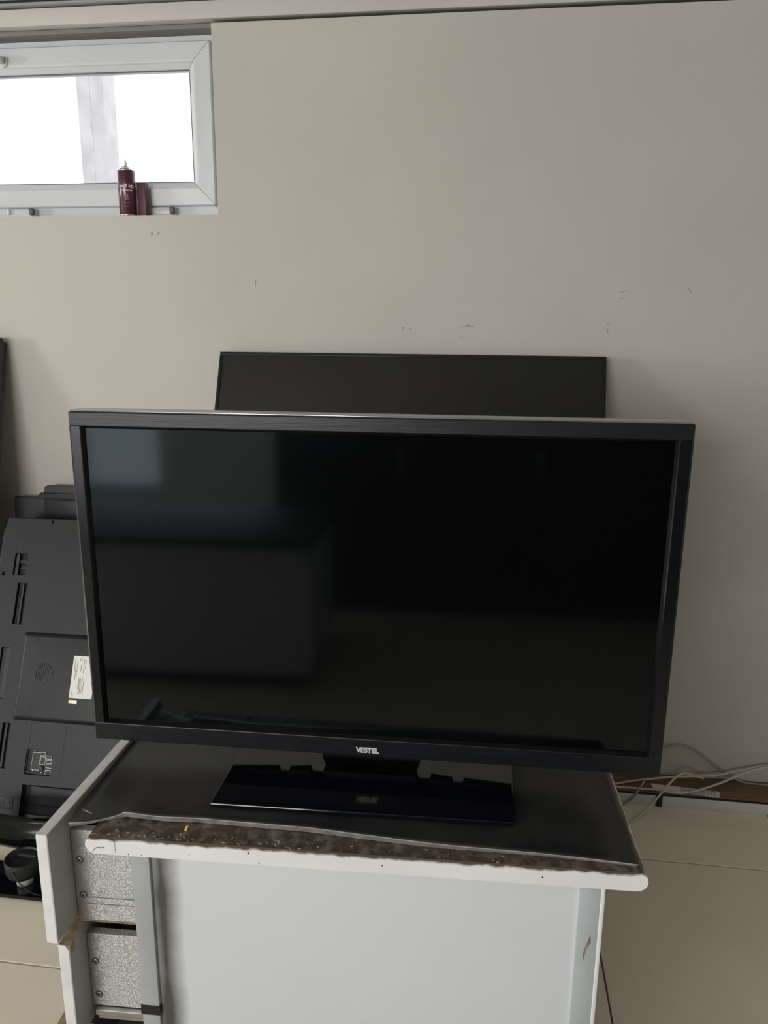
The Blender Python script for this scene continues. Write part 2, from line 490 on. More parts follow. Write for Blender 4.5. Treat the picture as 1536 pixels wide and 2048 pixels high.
for hx in (-1.512, -1.040):
    hb = build(MB().box(hx - 0.048, hx + 0.048, FY + 0.0, FY + 0.02, 1.824, 1.8455, bev=0.002), 'hinge', 'pvc', win)
    build(MB().box(hx + 0.032, hx + 0.047, FY - 0.012, FY + 0.001, 1.826, 1.846, bev=0.003), 'hinge_knuckle', 'gasket', hb)
    build(MB().box(hx - 0.047, hx - 0.036, FY - 0.008, FY + 0.001, 1.828, 1.846, bev=0.003), 'hinge_knuckle', 'pvc_dirty', hb)
    build(MB().box(hx - 0.040, hx + 0.036, FY - 0.003, FY + 0.001, 1.819, 1.8235), 'hinge_plate', 'pvc_dirty', hb)
build(MB().box(WX0, WX1, YW + 0.001, YW + 0.087, WZ0 - 0.004, WZ0 + 0.0015), 'sill', 'plaster', win)
for a, b in ((-0.905, -0.862), (-1.345, -1.30)):
    build(MB().box(a, b, FY - 0.03, FY - 0.022, WZ0 + 0.0015, WZ0 + 0.006, bev=0.001), 'drain_cap', 'pvc_dirty', win)

# outdoors
struct(build(MB().box(-8, 6, YW + 0.3, 9, -0.5, 1.2), 'ground_outside', 'ground'), 'pale ground outside the high window')
mb = MB().box(-1.79, -1.668, 3.40, 3.52, 1.2, 3.6, bev=0.008)
for z in (1.6, 2.0, 2.4, 2.8): mb.box(-1.735, -1.728, 3.397, 3.401, z - 0.18, z + 0.18)
tag(build(mb, 'outdoor_post', 'outdoor_post'), 'pale weathered post standing outside behind window glass', 'post')

# ------------------------------------------------------------------ spray can and carton on the window sill
zc = WZ0 + 0.0015
can_c = Vector((-1.130, YW + 0.030, zc)); cr = 0.0265
can = thing('spray_can', 'dark maroon aerosol can with white print on window sill', 'spray can', can_c)
build(MB().lathe([(cr - 0.003, 0.002), (cr, 0.004), (cr, 0.128), (cr - 0.0012, 0.131)], can_c, 40), 'body', 'can_body', can)
build(MB().lathe([(cr - 0.002, 0.0), (cr + 0.0008, 0.001), (cr + 0.0008, 0.004), (cr - 0.001, 0.005)], can_c, 40), 'base_rim', 'can_metal', can)
build(MB().lathe([(cr + 0.0003, 0.1305), (cr + 0.0005, 0.133), (0.021, 0.138), (0.0165, 0.1405), (0.0165, 0.1435), (0.011, 0.144), (0.006, 0.1435), (0.005, 0.147)], can_c, 32), 'shoulder', 'can_metal', can)
build(MB().lathe([(0.0045, 0.146), (0.0045, 0.154), (0.003, 0.158), (0.0028, 0.163), (0.001, 0.164)], can_c, 14), 'nozzle', 'can_nozzle', can)
def on_can(txt, size, z, off=0.0, dx=0.0):
    ang0 = math.atan2(-can_c.y, -can_c.x)      # face roughly towards the room
    def warp(p):
        a = math.radians(-69) + (p.x + dx) / cr
        r = cr + 0.0003 + p.z
        return Vector((r * math.cos(a), r * math.sin(a), p.y))
    me = text_mesh(txt, size, Matrix.Translation(can_c + Vector((0, 0, z))), 0.0001, off, warp=warp)
    return link('print', me, 'can_text', can)
on_can('mdf kit', 0.0165, 0.086, 0.00022)
on_can('activator', 0.0105, 0.074, 0.0)
on_can('( )', 0.010, 0.060)
on_can('== ==', 0.005, 0.051)
on_can('=====', 0.005, 0.045)
on_can('----------', 0.005, 0.038)
on_can('====', 0.005, 0.027)
mbx = MB(Matrix.Translation(Vector((-1.083, YW + 0.042, zc))) @ Matrix.Rotation(math.radians(-8), 4, 'Z'))
mbx.box(-0.016, 0.012, -0.010, 0.010, 0, 0.100, bev=0.001)
tag(build(mbx, 'carton', 'carton'), 'small dark red carton standing beside the spray can', 'carton')

# ================================================================== desk seen from its end
YAW = math.radians(2.45)
DM = Matrix.Translation(Vector((-0.565, 0.928, 0))) @ Matrix.Rotation(YAW, 4, 'Z')   # local x along the end, local y along the length
DW, DL = 0.815, 1.40
ZT, ZB = 0.748, 0.718
desk = thing('desk', 'worn white desk seen from its end with torn black top sheet', 'desk', (DM @ Vector((DW / 2, DL / 2, 0))))
# top slab with bullnose long edges
mb = MB(DM)
poly = []
rr = (ZT - ZB) / 2
for i in range(9):
    a = math.pi / 2 + math.pi * i / 8; poly.append((rr + rr * math.cos(a), (ZT + ZB) / 2 + rr * math.sin(a)))
for i in range(9):
    a = -math.pi / 2 + math.pi * i / 8; poly.append((DW - rr + rr * math.cos(a), (ZT + ZB) / 2 + rr * math.sin(a)))
mb.prism(poly, 0, DL, 'XZ')
me = mb.mesh('tabletop')
for p in me.polygons:
    n = p.normal
    p.material_index = 1 if n.z > 0.999 else 0
link('tabletop', me, ['desk_edge', 'desk_core'], desk)
# plastic corner patch on the left end of the slab
build(MB(DM).prism([(0.004, ZT - 0.010), (0.012, ZT - 0.002), (0.040, ZT - 0.0015), (0.046, ZT - 0.006), (0.046, ZB + 0.006), (0.042, ZB + 0.001), (0.016, ZB + 0.001), (0.005, ZB + 0.009)], -0.0012, 0.0, 'XZ'), 'corner_patch', 'desk_edge', desk)
mb = MB(DM); mb.tube([(0.012, -0.002, ZB + 0.006), (0.018, -0.0022, ZB + 0.012), (0.026, -0.002, ZB + 0.0125), (0.030, -0.002, ZB + 0.014)], 0.0006, 5, sub=3)
build(mb, 'crack', 'scuff', desk)
for px, py, r in ((499, 1701, 0.0016), (764, 1733, 0.0011), (265, 1700, 0.0010), (383, 1700, 0.0007), (520, 1722, 0.0010), (1087, 1766, 0.0013), (290, 1699, .0007)):
    d = DM.inverted() @ atY(px, py, 0.945); 
    build(MB(DM).lathe([(r, 0), (r * 0.8, 0.0006), (r * 0.3, 0.0006)], (d.x, 0.0, max(ZB + .003, min(ZT - .004, d.z))), 8, 'Y'), 'speck', 'tape', desk)

# end panel, strips, side panels
PY = 0.010                                   # strips sit this far behind the slab end
XA, XB2 = 0.064, 0.757                       # carcass left/right in local x
build(MB(DM).box(XA, XA + 0.028, PY, PY + 0.016, 0.0, ZB, bev=0.001), 'corner_strip', 'strip_grey', desk)
panel = build(MB(DM).box(XA + 0.028, XB2 - 0.033, PY + 0.006, PY + 0.018, 0.04, ZB), 'end_panel', 'panel', desk)
build(MB(DM).box(XB2 - 0.033, XB2 - 0.003, PY, PY + 0.016, 0.0, ZB, bev=0.001), 'corner_strip', 'strip_green', desk)
build(MB(DM).box(XB2 - 0.0028, XB2 + 0.003, PY - 0.001, DL - 0.05, 0.0, ZB - 0.0005, bev=0.0008), 'side_panel', 'desk_edge', desk)
build(MB(DM).box(XA + 0.03, XB2 - 0.004, DL - 0.07, DL - 0.052, 0.0, ZB), 'rear_panel', 'panel', desk)
build(MB(DM).box(XA, XA + 0.018, 0.50, DL - 0.072, 0.0, ZB), 'left_panel', 'panel', desk)
build(MB(DM).box(0.46, 0.475, PY + 0.032, 0.50, 0.02, ZB - 0.002), 'divider', 'dark_inside', desk)
build(MB(DM).box(XA + 0.002, 0.459, 0.485, 0.499, 0.02, ZB - 0.002), 'divider', 'dark_inside', desk)
build(MB(DM).box(XA, 0.459, PY + 0.035, 0.484, 0.0, 0.06), 'bottom_board', 'strip_grey', desk)
build(MB(DM).box(XA - 0.0015, XA + 0.0295, PY - 0.0012, PY + 0.017, 0.424, 0.441), 'tape', 'tape', desk)
build(MB(DM).prism([(XB2 - 0.022, 0.600), (XB2 - 0.013, 0.632), (XB2 - 0.012, 0.618), (XB2 - 0.018, 0.606), (XB2 - 0.020, 0.588)], PY - 0.0006, PY, 'XZ'), 'chip', 'raw_edge', desk)
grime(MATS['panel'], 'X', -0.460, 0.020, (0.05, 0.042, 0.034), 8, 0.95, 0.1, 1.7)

# drawers, pulled out to the left
def drawer(xi, yn, yf, z0, z1, bz0, bz1, ybox, label=None, tilt=0.0):
    t = 0.018
    M = Matrix.Translation(Vector((xi, yn, 0))) @ Matrix.Rotation(tilt, 4, 'Z')
    me = MB(M).box(-t, 0, 0, yf - yn, z0, z1, bev=0.0012, seg=1).mesh('drawer')
    for p in me.polygons:
        p.material_index = 1 if p.normal.x > 0.9 else 0
    d = link('drawer', me, ['drawer_front', 'drawer_inner'], desk)
    if label: d['label'] = label
    yb = ybox - yn
    MF = M
    M = M @ Matrix.Translation(Vector((0, yb, 0))) @ Matrix.Rotation(YAW - tilt, 4, 'Z') @ Matrix.Translation(Vector((0, -yb, 0)))
    build(MB(M).box(0.0005, 0.40, yb, yb + 0.014, bz0, bz1, bev=0.0008, seg=1), 'drawer_side', 'drawer_side', d)
    build(MB(M).box(0.0005, 0.40, yf - yn - 0.06, yf - yn - 0.046, bz0, bz1), 'drawer_side', 'drawer_side', d)
    build(MB(M).box(0.40, 0.414, yb, yf - yn - 0.046, bz0, bz1), 'drawer_rear', 'drawer_side', d)
    build(MB(M).box(0.001, 0.40, yb + 0.014, yf - yn - 0.06, bz0 + 0.004, bz0 + 0.010), 'drawer_floor', 'drawer_inner', d)
    for zz, dx in ((bz1 - 0.052, 0.012), (bz1 - 0.115, 0.013)):
        build(MB(M).lathe([(0.0062, 0), (0.0062, 0.0003), (0.003, 0.0004)], (dx, yb, zz), 16, 'Y'), 'screw_hole', 'scuff_dark', d)
        sc = build(MB(M).lathe([(0.0045, 0.0002), (0.0042, 0.0014), (0.0030, 0.0016)], (dx, yb, zz), 14, 'Y'), 'screw', 'screw', d)
        build(MB(M).box(dx - 0.0022, dx + 0.0022, yb - 0.0019, yb - 0.0015, zz - 0.0006, zz + 0.0006).box(dx - 0.0006, dx + 0.0006, yb - 0.0019, yb - 0.0015, zz - 0.0022, zz + 0.0022), 'screw_slot', 'tape', d)
    return d, M, yb
d1, M1, yb1 = drawer(-0.609, 0.904, 1.335, 0.573, 0.760, 0.568, 0.729, 0.962, 'white drawer front with grey back, top drawer pulled out')
for zz in (0.610, 0.598):
    build(MB(M1).box(0.012, 0.40, yb1 - 0.0008, yb1, zz, zz + 0.0012), 'runner_mark', 'scuff', d1)
build(MB(M1).box(0.004, 0.40, yb1 - 0.0006, yb1 + 0.010, 0.5655, 0.5685), 'raw_edge', 'raw_edge', d1)
d2, M2, yb2 = drawer(-0.600, 0.916, 1.335, 0.375, 0.561, 0.402, 0.540, 0.965, 'white drawer front with chipped corner, middle drawer')
build(MB(M2).box(-0.0182, 0.0004, 0.0, 0.40, 0.5608, 0.5618), 'raw_edge', 'raw_edge', d2)
build(MB(M2).prism([(-0.008, 0.5612), (0.0006, 0.5612), (0.0006, 0.545), (-0.002, 0.552)], -0.0006, 0.012, 'XZ'), 'raw_edge', 'raw_edge', d2)
rn = build(MB(M2).box(0.008, 0.40, yb2 - 0.008, yb2 + 0.002, 0.390, 0.4005, bev=0.001, seg=1).box(0.012, 0.40, yb2 - 0.006, yb2 + 0.002, 0.383, 0.3885), 'runner', 'metal', d2)
d3, M3, yb3 = drawer(-0.640, 0.930, 1.335, 0.185, 0.368, 0.20, 0.345, 0.966, 'white drawer front at the bottom, pulled out furthest')
build(MB(M3).box(-0.0182, 0.0004, 0.0, 0.40, 0.3678, 0.3688), 'raw_edge', 'raw_edge', d3)

# torn black covering sheet
def sheet():
    zs = 0.7525
    front = [(137, 1645), (160, 1644), (190, 1641), (225, 1633), (244, 1627), (252, 1624), (290, 1629), (330, 1633), (400, 1636), (480, 1643), (550, 1649), (620, 1655), (690, 1664), (760, 1673), (830, 1682), (900, 1690), (990, 1698), (1080, 1706), (1180, 1717), (1278, 1729)]
    lift = [0.004, 0.003, 0.001, 0.0015, 0.004, 0.010, 0.008, 0.007, 0.006, 0.006, 0.006, 0.006, 0.006, 0.006, 0.005, 0.004, 0.003, 0.002, 0.0015, 0.001]
    bm = bmesh.new()
    inv = DM.inverted()
    pts = []
    for (x, y), l in zip(front, lift):
        p = inv @ atZ(x, y, zs + l); pts.append((p.x, p.y, l))
    xl = pts[0][0]; xr = DW - 0.0155
    x_left_in = (inv @ atZ(182, 1589, zs)).x
    rows = [0, 0.008, 0.02, 0.04, 0.07, 0.11, 0.16, 0.23, 0.32, 0.45, 0.65, 0.9, 1.15, DL - 0.03]
    V = []
    for r, dy in enumerate(rows):
        row = []
        for i, (x, y, l) in enumerate(pts):
            f = min(1, dy / 0.09)
            # left boundary moves in to the slab edge a little behind the flap; right boundary straight
            nl = xl + (x_left_in - xl) * min(1, dy / 0.07)
            t = (x - xl) / (pts[-1][0] - xl)
            xx = nl + (xr - nl) * t
            yy = y + (DL - 0.03 - y) * (dy / (DL - 0.03)) if dy else y
            z = zs + l * (1 - f) ** 2
            if dy < 0.3 and 0 < r: z += 0.0006 * max(0, math.sin(x * 41 + dy * 55)) * (1 - dy / 0.3)
            row.append(bm.verts.new((xx, yy, z)))
        V.append(row)
    for r in range(len(rows) - 1):
        for i in range(len(pts) - 1):
            f = bm.faces.new([V[r][i], V[r][i + 1], V[r + 1][i + 1], V[r + 1][i]]); f.smooth = True
    # thickness
    th = 0.0042
    low = {}
    for row in V:
        for v in row:
            zl = v.co.z - (0.0095 if row is V[0] else th)
            low[v] = bm.verts.new((v.co.x, v.co.y + (0.002 if row is V[0] else 0), max(ZT + 0.0004, zl)))
    for f in list(bm.faces):
        g = bm.faces.new([low[v] for v in reversed(f.verts)]); g.material_index = 1
    def skirt(chain):
        for a, b in zip(chain[:-1], chain[1:]):
            g = bm.faces.new([a, low[a], low[b], b]); g.material_index = 1
    skirt(V[0]); skirt([r[-1] for r in V]); skirt(V[-1][::-1]); skirt([r[0] for r in V][::-1])
    bmesh.ops.recalc_face_normals(bm, faces=bm.faces[:])
    for v in bm.verts: v.co = DM @ v.co
    me = bpy.data.meshes.new('top_sheet'); bm.to_mesh(me); bm.free()
    o = link('top_sheet', me, ['sheet', 'sheet_edge'], desk)
    o['label'] = 'torn black covering sheet lifting along its front edge'
    # pale worn lip along the front edge
    q = [DM @ Vector((x, y - 0.0003, zs + l - 0.0006)) for x, y, l in pts]
    build(MB().tube(q, 0.0009, 5, sub=3), 'worn_lip', 'sheet_lip', o)
    return o
sheet_o = sheet()
p = atZ(165, 1619, .7535); q = atZ(184, 1628, .7535)
build(MB().tube([p, (p + q) / 2 + Vector((0, 0, .001)), q], 0.0010, 5), 'tear', 'sheet_lip', sheet_o)
# splinters and crumbs along the exposed core
mb = MB()
for i in range(80):
    u = random.uniform(0.01, 0.62) if i % 3 else random.uniform(0.01, 0.25)
    v = random.uniform(0.001, 0.018)
    c = DM @ Vector((u, v, ZT + 0.0006)); a = random.uniform(0, math.pi); L = random.uniform(0.0006, 0.0026)
    mb.M = Matrix.Translation(c) @ Matrix.Rotation(a, 4, 'Z') @ Matrix.Rotation(random.uniform(-.25, .25), 4, 'Y')
    mb.box(-L, L, -0.00035, 0.00035, -0.0004, 0.0005)
deb = build(mb, 'splinters', 'splinter', desk); deb['kind'] = 'stuff'
p = atZ(371, 1660, ZT + 0.002)
mb = MB(Matrix.Translation(p) @ Matrix.Rotation(0.3, 4, 'Y')); mb.prism([(-0.002, -0.001), (0.002, -0.001), (0.0025, 0.009), (-0.001, 0.007)], -0.0006, 0.0006, 'XZ')
tag(build(mb, 'wood_chip', 'orange'), 'tiny orange chip lying on the brown desk edge', 'chip')

# ================================================================== main television
TY = math.radians(1.4)
TW, TH, TZ = 0.932, 0.555, 0.797
TM = Matrix.Translation(Vector((-0.172, 1.1215, TZ))) @ Matrix.Rotation(TY, 4, 'Z')
tv = thing('television', 'large black television with blank glossy screen standing on the desk', 'television', TM @ Vector((0, 0.03, -0.04)))
bl, brr, bt, bb = 0.021, 0.023, 0.022, 0.031
hw = TW / 2
def bevel_bar(name, outer_poly, m, inner_side):
    return build(MB(TM).prism(outer_poly, 0, 0.032, 'XZ', bev=0.0016), name, m, tv)
# four bezel bars (top and bottom run through)
build(MB(TM).prism([(-hw, TH - bt), (hw, TH - bt), (hw, TH), (-hw, TH)], 0, 0.032, 'XZ', bev=0.0014), 'bezel_top', 'brushed', tv)
build(MB(TM).box(-hw + 0.001, hw - 0.001, 0.004, 0.040, TH + 0.0001, TH + 0.0026, bev=0.0006), 'top_highlight', 'bezel_top_face', tv)  # pale strip: the top edge's highlight put into its colour
bzb = build(MB(TM).prism([(-hw, 0), (hw, 0), (hw, bb), (-hw, bb)], 0, 0.032, 'XZ', bev=0.0014), 'bezel_bottom', 'brushed', tv)
def side(sx, w_):
    x0, x1 = (-hw, -hw + w_) if sx < 0 else (hw - w_, hw)
    mb = MB(TM); a = w_
    prof = [(0, 0.001), (0.003, -0.0002), (a * 0.80, 0.0), (a * 0.86, 0.002), (a, 0.0085), (a, 0.032), (0, 0.032)]
    pl = [((-hw + o) if sx < 0 else (hw - o), y) for o, y in prof]
    mb.prism(pl, bb, TH - bt, 'XY')
    build(mb, 'bezel_side', 'black_gloss', tv)
side(-1, bl); side(1, brr)
# inner lips top and bottom
build(MB(TM).prism([(0.0015, TH - bt), (0.0085, TH - bt - 0.004), (0.012, TH - bt - 0.004), (0.012, TH - bt)], -hw + bl, hw - brr, 'YZ'), 'inner_lip', 'black_gloss', tv)
build(MB(TM).prism([(0.0015, bb), (0.0085, bb + 0.003), (0.012, bb + 0.003), (0.012, bb)], -hw + bl, hw - brr, 'YZ'), 'inner_lip', 'black_gloss', tv)
build(MB(TM).box(-hw + bl - 0.002, hw - brr + 0.002, 0.0095, 0.016, bb - 0.002, TH - bt + 0.002), 'screen', 'screen', tv)
# rear housing with notched lower edge
def notch(x, w_, zb, h): return [(x - w_, zb), (x - w_ + 0.003, zb + h), (x + w_ - 0.003, zb + h), (x + w_, zb)]
prof = [(-hw + 0.004, 0.012), (-0.26, -0.003)] + notch(-0.150, 0.010, -0.010, 0.009) + notch(-0.092, 0.012, -0.014, 0.010) + [(-0.07, -0.016), (0.07, -0.016)]
prof += notch(0.092, 0.012, -0.014, 0.010) + notch(0.150, 0.010, -0.010, 0.009) + [(0.26, -0.003), (hw - 0.004, 0.012), (hw - 0.004, TH - 0.004), (-hw + 0.004, TH - 0.004)]
build(MB(TM).prism(prof, 0.0325, 0.050, 'XZ'), 'rear_cover', 'black_plastic', tv)
build(MB(TM).box(-0.33, 0.33, 0.0505, 0.085, 0.05, 0.42, bev=0.012), 'rear_bulge', 'black_plastic', tv)
# stand: neck and glossy plate
PZ = 0.7552
build(MB(TM).prism([(-0.075, -0.004), (0.075, -0.004), (0.085, PZ + 0.0075 - TZ), (-0.085, PZ + 0.0075 - TZ)], 0.051, 0.075, 'XZ'), 'stand_neck', 'black_gloss', tv)
c4 = [atZ(419, 1606, PZ + 0.008), atZ(1028, 1645, PZ + 0.008), atZ(1025, 1540, PZ + 0.008), atZ(470, 1520, PZ + 0.008)]
v = (c4[2] - c4[1]); c4[2] = c4[1] + v * (0.215 / v.length); v = (c4[3] - c4[0]); c4[3] = c4[0] + v * (0.215 / v.length)
base = build(MB().prism([(p.x, p.y) for p in c4], PZ, PZ + 0.008, 'XY', bev=0.0018), 'stand_plate', 'black_plate', tv)
for k in (0.15, 0.85):
    for e in (0.2, 0.8):
        a = c4[0].lerp(c4[1], k); b = c4[3].lerp(c4[2], k); p = a.lerp(b, e)
        build(MB().lathe([(0.007, 0), (0.007, 0.0019)], (p.x, p.y, PZ - 0.0018), 12), 'rubber_foot', 'black_plastic', base)
# logo, sensor
lx, lz = on_plane(735, 1501, TM @ Matrix.Rotation(math.radians(90), 4, 'X'))
LM = TM @ Matrix.Translation(Vector((lx, -0.0004, lz))) @ Matrix.Rotation(math.radians(90), 4, 'X')
me = text_mesh('VESTEL', 0.0122, LM, 0.0003, 0.0006, 0.95)
link('logo', me, 'logo', bzb)
sx_, sz_ = on_plane(262, 1478, TM @ Matrix.Rotation(math.radians(90), 4, 'X'))
build(MB(TM).lathe([(0.0018, 0), (0.0016, 0.0006), (0.0006, 0.0006)], (sx_, 0.0, sz_), 12, 'Y'), 'sensor', 'black_gloss', bzb)
fx, fz = on_plane(1301, 1516, TM @ Matrix.Rotation(math.radians(90), 4, 'X'))
build(MB(TM).lathe([(0.0011, 0), (0.0010, 0.0008), (0.0004, 0.0009)], (fx, 0.004, fz), 10, 'Y'), 'indicator', 'logo', bzb)

# ================================================================== second television leaning on the wall
LN = math.radians(23)
L2 = 0.698
def lean_matrix(x, y, z, ln, yaw=0.0):
    """columns: right, up along the leaning face, towards the room"""
    M = Matrix.Rotation(yaw, 4, 'Z') @ Matrix.Rotation(math.radians(90) - ln, 4, 'X')
    M.translation = Vector((x, y, z))
    return M
A2 = lean_matrix(-0.244, 2.355 - L2 * math.sin(LN), 1.407 - L2 * math.cos(LN), LN)
tv2 = thing('television', 'black flat television leaning against wall behind the main television', 'television', A2 @ Vector((0, 0, -0.02)))
h2 = 0.585
bz = 0.010
for nm, r in (('bezel_top', (-h2, h2, L2 - bz, L2)), ('bezel_bottom', (-h2, h2, 0, bz * 1.6)), ('bezel_side', (-h2, -h2 + bz, bz * 1.6, L2 - bz)), ('bezel_side', (h2 - bz, h2, bz * 1.6, L2 - bz))):
    build(MB(A2).box(r[0], r[1], r[2], r[3], -0.014, 0.0, bev=0.0012), nm, 'bezel_matt', tv2)
build(MB(A2).box(-h2 + bz - 0.001, h2 - bz + 0.001, bz * 1.6 - 0.001, L2 - bz + 0.001, -0.008, -0.003), 'screen', 'screen_matt', tv2)
build(MB(A2).box(-h2 + 0.003, h2 - 0.003, 0.003, L2 - 0.003, -0.026, -0.0142, bev=0.003), 'rear_cover', 'black_plastic', tv2)

# ================================================================== television seen from behind, standing on its side at the left
A3 = lean_matrix(-1.25, 1.815, 0.0, math.radians(24))
tv3 = thing('television', 'grey television back with ports and label, tipped on its side against the wall', 'television', A3 @ Vector((0, 0, -0.03)))
def q3(px, py): return on_plane(px, py, A3)
top3 = q3(80, 1036)[1]
xl3 = q3(8, 1060)[0]; xr3 = xl3 + 0.60
body = MB(A3).prism([(xl3, 0.02), (xl3 + 0.02, 0.0), (xr3 - 0.02, 0.0), (xr3, 0.02), (xr3, top3 - 0.03), (xr3 - 0.03, top3), (xl3 + 0.012, top3), (xl3, top3 - 0.05)], -0.045, 0.0, 'XY', bev=0.004).mesh('rear_cover')
cut = MB(A3)
def rect3(x0, y0, x1, y1):
    a = q3(x0, y0); b = q3(x1, y1); c = q3(x0, y1); d = q3(x1, y0)
    return min((a[0] + c[0]) / 2, (b[0] + d[0]) / 2), max((a[0] + c[0]) / 2, (b[0] + d[0]) / 2), min(a[1], b[1]), max(a[1], b[1])
recesses = [(28, 1106, 54, 1151), (30, 1164, 50, 1250), (-4, 1293, 14, 1398), (-1, 1444, 16, 1538), (38, 1568, 210, 1668), (50, 1497, 104, 1553)]
R3 = [rect3(*r) for r in recesses]
for (a, b, c, d), dp in zip(R3, (0.016, 0.012, 0.010, 0.012, 0.022, 0.010)):
    cut.box(a, b, c, d, -dp, 0.01)
for x, y, r in ((106, 1044, 0.0055), (7, 1147, 0.0065)):
    a, b = q3(x, y); cut.lathe([(r, -0.01), (r, 0.01)], (a, b, 0), 14)
me = boolean_cut(body, cut.mesh('cut'))
cov = link('rear_cover', me, 'back_plastic', tv3)
# raised electronics hump
hL = [q3(50, 1262), q3(26, 1440)]
hx0, hy1, hy0 = (hL[0][0] + hL[1][0]) / 2, hL[0][1], hL[1][1]
HT = 0.016
t = MB(A3)
hp = [(hx0, hy0), (xr3 - 0.04, hy0), (xr3 - 0.04, hy1), (hx0, hy1)]
bmx = bmesh.new()
lo = [bmx.verts.new((x, y, 0.0005)) for x, y in hp]
ins = 0.012
hi = [bmx.verts.new((x + (ins if i in (0, 3) else -ins), y + (ins if i in (0, 1) else -ins), HT)) for i, (x, y) in enumerate(hp)]
bmx.faces.new(hi)
bmx.faces.new(lo[::-1])
for i in range(4): bmx.faces.new([lo[i], lo[(i + 1) % 4], hi[(i + 1) % 4], hi[i]])
bmesh.ops.bevel(bmx, geom=bmx.edges[:], offset=0.005, segments=3, profile=0.5, affect='EDGES')
for f in bmx.faces: f.smooth = True
t._merge(bmx)
hump = build(t, 'electronics_hump', 'back_plastic', tv3)
A3h = A3 @ Matrix.Translation(Vector((0, 0, HT)))
def q3h(px, py): return on_plane(px, py, A3h)
# speaker grille: recessed looking disc of slats
gx, gy = q3h(86, 1347); gr = 0.031
gb = build(MB(A3h).lathe([(gr, -0.004), (gr, 0.0004), (gr - 0.0015, 0.0006)], (gx, gy, 0), 32), 'grille', 'back_plastic_dark', hump)
for k in range(-5, 6):
    xx = k * 0.0055; hh = math.sqrt(max(0, (gr - 0.002) ** 2 - xx ** 2))
    build(MB(A3h).box(gx + xx - 0.0013, gx + xx + 0.0013, gy - hh, gy + hh, 0.0004, 0.0018), 'slat', 'back_plastic', gb)
for x, y in ((73, 1280), (58, 1416)):
    a, b = q3h(x, y)
    build(MB(A3h).lathe([(0.0065, 0), (0.006, 0.0008), (0.0035, 0.0010), (0.003, 0.0002)], (a, b, 0), 14), 'screw_well', 'back_plastic_dark', hump)
# rating label with print, turned on its side
la = q3h(146, 1311); lb = q3h(140, 1396); lx0 = (la[0] + lb[0]) / 2
lab = build(MB(A3h).box(lx0, lx0 + 0.072, lb[1], la[1], 0, 0.0004), 'rating_label', 'paper', hump)
LH = la[1] - lb[1]
mb = MB(A3h)
for cxl, segs in ((0.006, ((0.04, 0.16), (0.62, 0.92))), (0.010, ((0.02, 0.10), (0.42, 0.80))), (0.014, ((0.50, 0.86),)), (0.0235, ((0.22, 0.48),)), (0.0265, ((0.10, 0.52), (0.64, 0.78))), (0.030, ((0.10, 0.46),)), (0.035, ((0.14, 0.50), (0.6, 0.94))), (0.040, ((0.10, 0.48), (0.7, 0.92)))):
    for a, b in segs:
        y = lb[1] + a * LH
        while y < lb[1] + b * LH:
            wd = random.uniform(0.002, 0.006)
            mb.box(lx0 + cxl, lx0 + cxl + 0.0016, y, min(y + wd, lb[1] + b * LH), 0.0004, 0.00055)
            y += wd + 0.0012
build(mb, 'print', 'ink', lab)
me = text_mesh('CE', 0.0085, A3h @ Matrix.Translation(Vector((lx0 + 0.025, lb[1] + 0.92 * LH, 0.0005))) @ Matrix.Rotation(math.radians(-90), 4, 'Z'), 0.0001)
link('print', me, 'ink', lab)
ha = q3h(137.5, 1400); hb = q3h(153, 1408)
build(MB(A3h).box(ha[0], (ha[0] + hb[0]) / 2 - 0.002, hb[1], ha[1], 0, 0.0004), 'seal_sticker', 'gold', hump)
build(MB(A3h).box((ha[0] + hb[0]) / 2 - 0.002, hb[0], hb[1], ha[1], 0, 0.0004), 'seal_sticker', 'holo', hump)
# connector bay
def bar3(x0, y0, x1, y1, z0, z1, name, m, par, bev=0.0):
    a, b, c, d = rect3(x0, y0, x1, y1)
    return build(MB(A3).box(a, b, c, d, z0, z1, bev=bev), name, m, par)
a, b, c, d = rect3(56, 1446, 127, 1552)
fr = MB(A3)
for r in ((a, b, d - 0.001, d), (a, b, c, c + 0.001), (a, a + 0.001, c, d), (b - 0.001, b, c, d)):
    fr.box(r[0], r[1], r[2], r[3], 0, 0.0008)
bay = build(fr, 'port_panel', 'back_plastic_dark', cov)
for (x0, y0, x1, y1, nm, m) in ((62, 1505, 77, 1541, 'vga_port', 'black_plastic'), (79, 1505, 88, 1512, 'hdmi_port', 'black_plastic'), (79, 1514, 88, 1530, 'hdmi_port', 'black_plastic'),
                                (90, 1512, 101, 1519, 'port', 'black_plastic'), (90, 1521, 101, 1528, 'port', 'black_plastic'), (90, 1530, 101, 1537, 'port', 'black_plastic'), (88, 1541, 98, 1550, 'port', 'black_plastic')):
    aa = rect3(x0, y0, x1, y1)
    k = MB(A3).box(aa[0] - 0.0006, aa[1] + 0.0006, aa[2] - 0.0006, aa[3] + 0.0006, -0.0098, -0.006)
    po = build(k, nm, 'connector', cov)
    build(MB(A3).box(aa[0], aa[1], aa[2], aa[3], -0.0075, -0.0055), 'socket', m, po)
a_, b_ = q3(80, 1537)
build(MB(A3).lathe([(0.0062, -0.0098), (0.0062, -0.005), (0.005, -0.005)], (a_, b_, 0), 18), 'round_port', 'black_plastic', cov)
for x, y in ((68, 1501), (63, 1542), (80, 1546), (52, 1543)):
    a_, b_ = q3(x, y); build(MB(A3).lathe([(0.002, -0.0098), (0.0022, -0.005), (0.001, -0.0045)], (a_, b_, 0), 10), 'port_nut', 'connector', cov)
